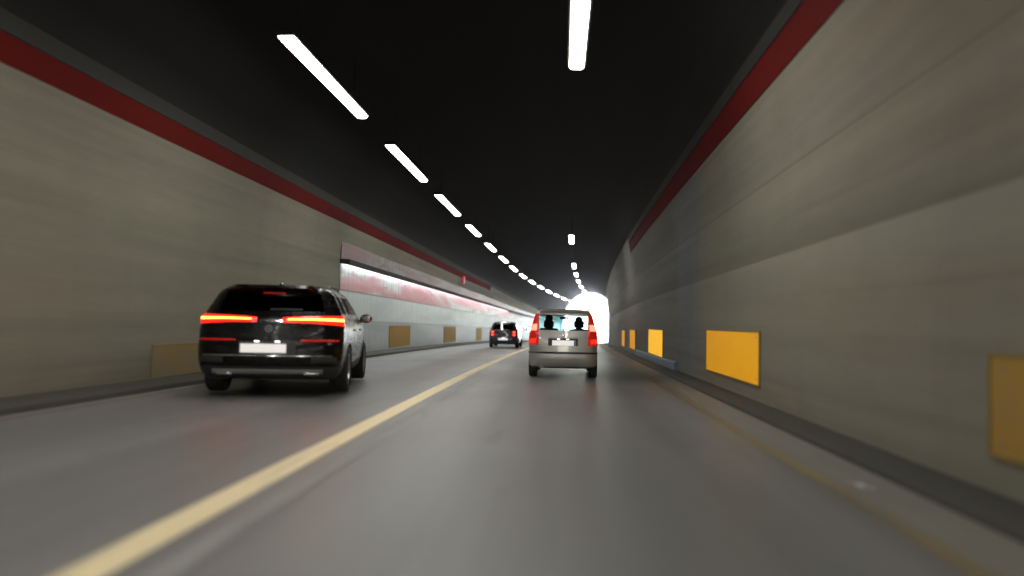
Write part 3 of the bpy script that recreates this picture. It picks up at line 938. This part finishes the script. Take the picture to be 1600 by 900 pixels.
def person(loc, label, arms, hair_long):
    """seated figure, hips at the origin, facing +Y; one skinned surface, hair and top as children"""
    V, E, Rr = [], [], []
    def add(p, r, par=None):
        V.append(p); Rr.append(r)
        if par is not None: E.append((par, len(V) - 1))
        return len(V) - 1
    hip = add((0, 0, .10), (.15, .11))
    bel = add((0, -.03, .27), (.14, .10), hip)
    che = add((0, -.04, .43), (.155, .105), bel)
    nk = add((0, -.02, .54), (.055, .055), che)
    nk2 = add((0, .0, .61), (.05, .052), nk)
    hd = add((0, .02, .69), (.072, .085), nk2)
    tp = add((0, .015, .78), (.068, .082), hd)
    ns = add((0, .118, .685), (.012, .012), hd)
    for s in (-1, 1):
        add((s * .078, .01, .69), (.012, .02), hd)
        sh = add((s * .17, -.03, .47), (.062, .062), che)
        if arms:
            el = add((s * .24, .14, .26), (.045, .045), sh); wr_ = add((s * .16, .36, .37), (.028, .03), el); ha = add((s * .155, .43, .40), (.032, .022), wr_)
            fd = ((.02, .03), (.007, .04), (-.007, .04), (-.02, .03))
        else:
            el = add((s * .23, .05, .23), (.045, .045), sh); wr_ = add((s * .14, .27, .17), (.028, .03), el); ha = add((s * .11, .34, .165), (.032, .022), wr_)
            fd = ((.02, .03), (.007, .04), (-.007, .04), (-.02, .03))
        hx, hy, hz = V[ha]
        for d, l in fd:
            k1 = add((hx + d, hy + l, hz + .012), (.008, .008), ha); add((hx + d, hy + l + .02, hz - .012), (.007, .007), k1)
        add((hx - s * .035, hy + .01, hz + .012), (.009, .009), ha)
        kn_ = add((s * .11, .12, .09), (.085, .08), hip)
        kn = add((s * .13, .44, .13), (.06, .06), kn_)
        an = add((s * .13, .60, -.14), (.04, .04), kn)
        add((s * .13, .72, -.16), (.035, .03), an)
    me = bpy.data.meshes.new('person')
    me.from_pydata(V, E, [])
    o = bpy.data.objects.new('person', me)
    COL.objects.link(o)
    sm = o.modifiers.new('skin', 'SKIN')
    sm.use_smooth_shade = True
    for i, r in enumerate(Rr): me.skin_vertices[0].data[i].radius = r
    me.skin_vertices[0].data[hip].use_root = True
    o.modifiers.new('sub', 'SUBSURF').levels = 1
    o.modifiers['sub'].render_levels = 1
    dg = bpy.context.evaluated_depsgraph_get()
    nm = bpy.data.meshes.new_from_object(o.evaluated_get(dg))
    o.modifiers.clear(); o.data = nm
    nm.materials.clear()
    nm.materials.append(M['cloth_dark']); nm.materials.append(M['skin'])
    for p in nm.polygons:
        p.use_smooth = True
        c = p.center
        hand = (c.y > .36 and c.z > .30) if arms else (c.y > .29 and .13 < c.z < .22 and abs(c.x) < .16 and c.z > .155)
        p.material_index = 1 if (c.z > .56 or hand) else 0
    bm = bmesh.new()
    vs = bmesh.ops.create_uvsphere(bm, u_segments=20, v_segments=14, radius=1)['verts']
    for v in vs:
        d = .0
        if v.co.z < 0 and v.co.y < .2 and hair_long: v.co.z *= 1.5
        if v.co.y > .35 and v.co.z < .45: v.co.y = .35
        v.co = Vector((v.co.x * .092, v.co.y * .108 + .005, v.co.z * .10 + .735))
    mesh_obj('hair', bm, M['hair'], o, 70)
    o.location = loc
    return tag(o, label, 'person')
pz = path(17)[1]
person((.13 - .36 + .025, 16.4 + 1.47, pz + .60), 'driver in dark clothes at the left front seat of the silver car', True, False)
person((.13 + .36 + .025, 16.4 + 1.47, pz + .57), 'passenger with dark hair in the right front seat of the silver car', False, True)

# ------------------------------------------------------------------ small dark car far ahead
far_lv = [(.20, .10, 3.44, .72, .16, .02), (.28, .02, 3.50, .79, .22, .04), (.48, -.01, 3.54, .815, .24, .05), (.60, .03, 3.50, .815, .24, .05), (.82, .06, 3.40, .81, .24, .06),
          (.90, .08, 3.0, .80, .23, .06), (.95, .10, 2.65, .785, .22, .06), (1.02, .15, 2.55, .76, .20, .06), (1.28, .34, 2.15, .66, .17, .05), (1.35, .40, 2.0, .62, .16, .05),
          (1.41, .52, 1.8, .52, .14, .04), (1.44, .70, 1.55, .35, .12, .02), (1.45, .9, 1.3, .2, .1, .01)]
far = Car(far_lv, tside)
fs = 40.3
root = empty('small_dark_car', (-2.96, fs, path(fs)[1]), -path(fs)[2])
tag(root, 'small dark hatchback with round red tail lamps far ahead in the left lane', 'car')
nr, nc = ridx(far)
win = [(2, 1.0, 1.30, 0, nr), (3, 1.0, 1.30, nc + len(tside) + 1, 99), (4, 1.0, 1.28, nc + 1, nc + 4), (5, 1.0, 1.28, nc + 5, nc + 9), (6, 1.0, 1.28, nc + 10, nc + 13)]
gl_ = [M['navy_paint'], M['plastic'], M['dark_glass'], M['dark_glass'].copy(), M['dark_glass'].copy(), M['dark_glass'].copy(), M['dark_glass'].copy()]
zs = fill([.20, .24, .28, .35, .48, .60, .82, .90, .95, 1.0, 1.02, 1.28, 1.30, 1.35, 1.38, 1.41, 1.43, 1.44, 1.45], .08)
far.build(root, zs, win, gl_, (.65, 2.95), .335, lower=.26)
for s in (-1, 1):
    for zc in (.72, .86):
        def disc(u, v, s=s, zc=zc, q=1.0):
            x, y = (2 * u - 1), (2 * v - 1)
            k = 1 / max(1e-6, math.hypot(x, y)) * max(abs(x), abs(y)) if (x or y) else 1
            return s * .62 + x * k * .105 * q, zc + y * k * .072 * q
        lens = far.patch('tail_lamp', M['lens_red'], root, 0, 0, 0, 0, .014, 8, 8, shape=disc)
        far.patch('bulb', M['bulb_far'], lens, 0, 0, 0, 0, .020, 6, 6, sink=-.011, shape=lambda u, v: disc(u, v, q=.55))
    mirror_part(root, s, (s * .78, 2.25, 1.0), M['navy_paint'])
plate(root, far.S(.26, .5).y - .03, .42, .52, M['plate_cold'], None, 0, .12)
bm = bmesh.new(); box(bm, -.06, .06, -.07, -.04, .552, .562); o = mesh_obj('plate_lamp', bm, M['plate_lamp'], root); o.location.y = far.S(0, .55).y
far.patch('rear_bumper', M['plastic'], root, -.9, .9, .26, .34, .014, 20, 3)
far.patch('rear_wiper', M['chrome'], root, -.02, .30, 1.02, 1.035, .02, 8, 1)
add_wheels(root, (.65, 2.95), .81, .29, .19, 6, M['alloy'])

# ------------------------------------------------------------------ a scrap of paper on the shoulder
bm = bmesh.new()
pts = []
for i in range(7):
    for j in range(3):
        pts.append(bm.verts.new((.018 * (j - 1) + .006 * math.sin(i * 2.1), .045 * (i - 3), .012 + .010 * math.sin(i * 1.7 + j * 1.3))))
for i in range(6):
    for j in range(2):
        a = i * 3 + j
        bm.faces.new((pts[a], pts[a + 1], pts[a + 4], pts[a + 3]))
bmesh.ops.solidify(bm, geom=list(bm.faces), thickness=.002)
o = mesh_obj('paper_scrap', bm, M['paper'])
o.location = (2.29, 5.74, .004); o.rotation_euler = (0, 0, R(20))
tag(o, 'thin white scrap of paper lying on the right shoulder', 'litter')
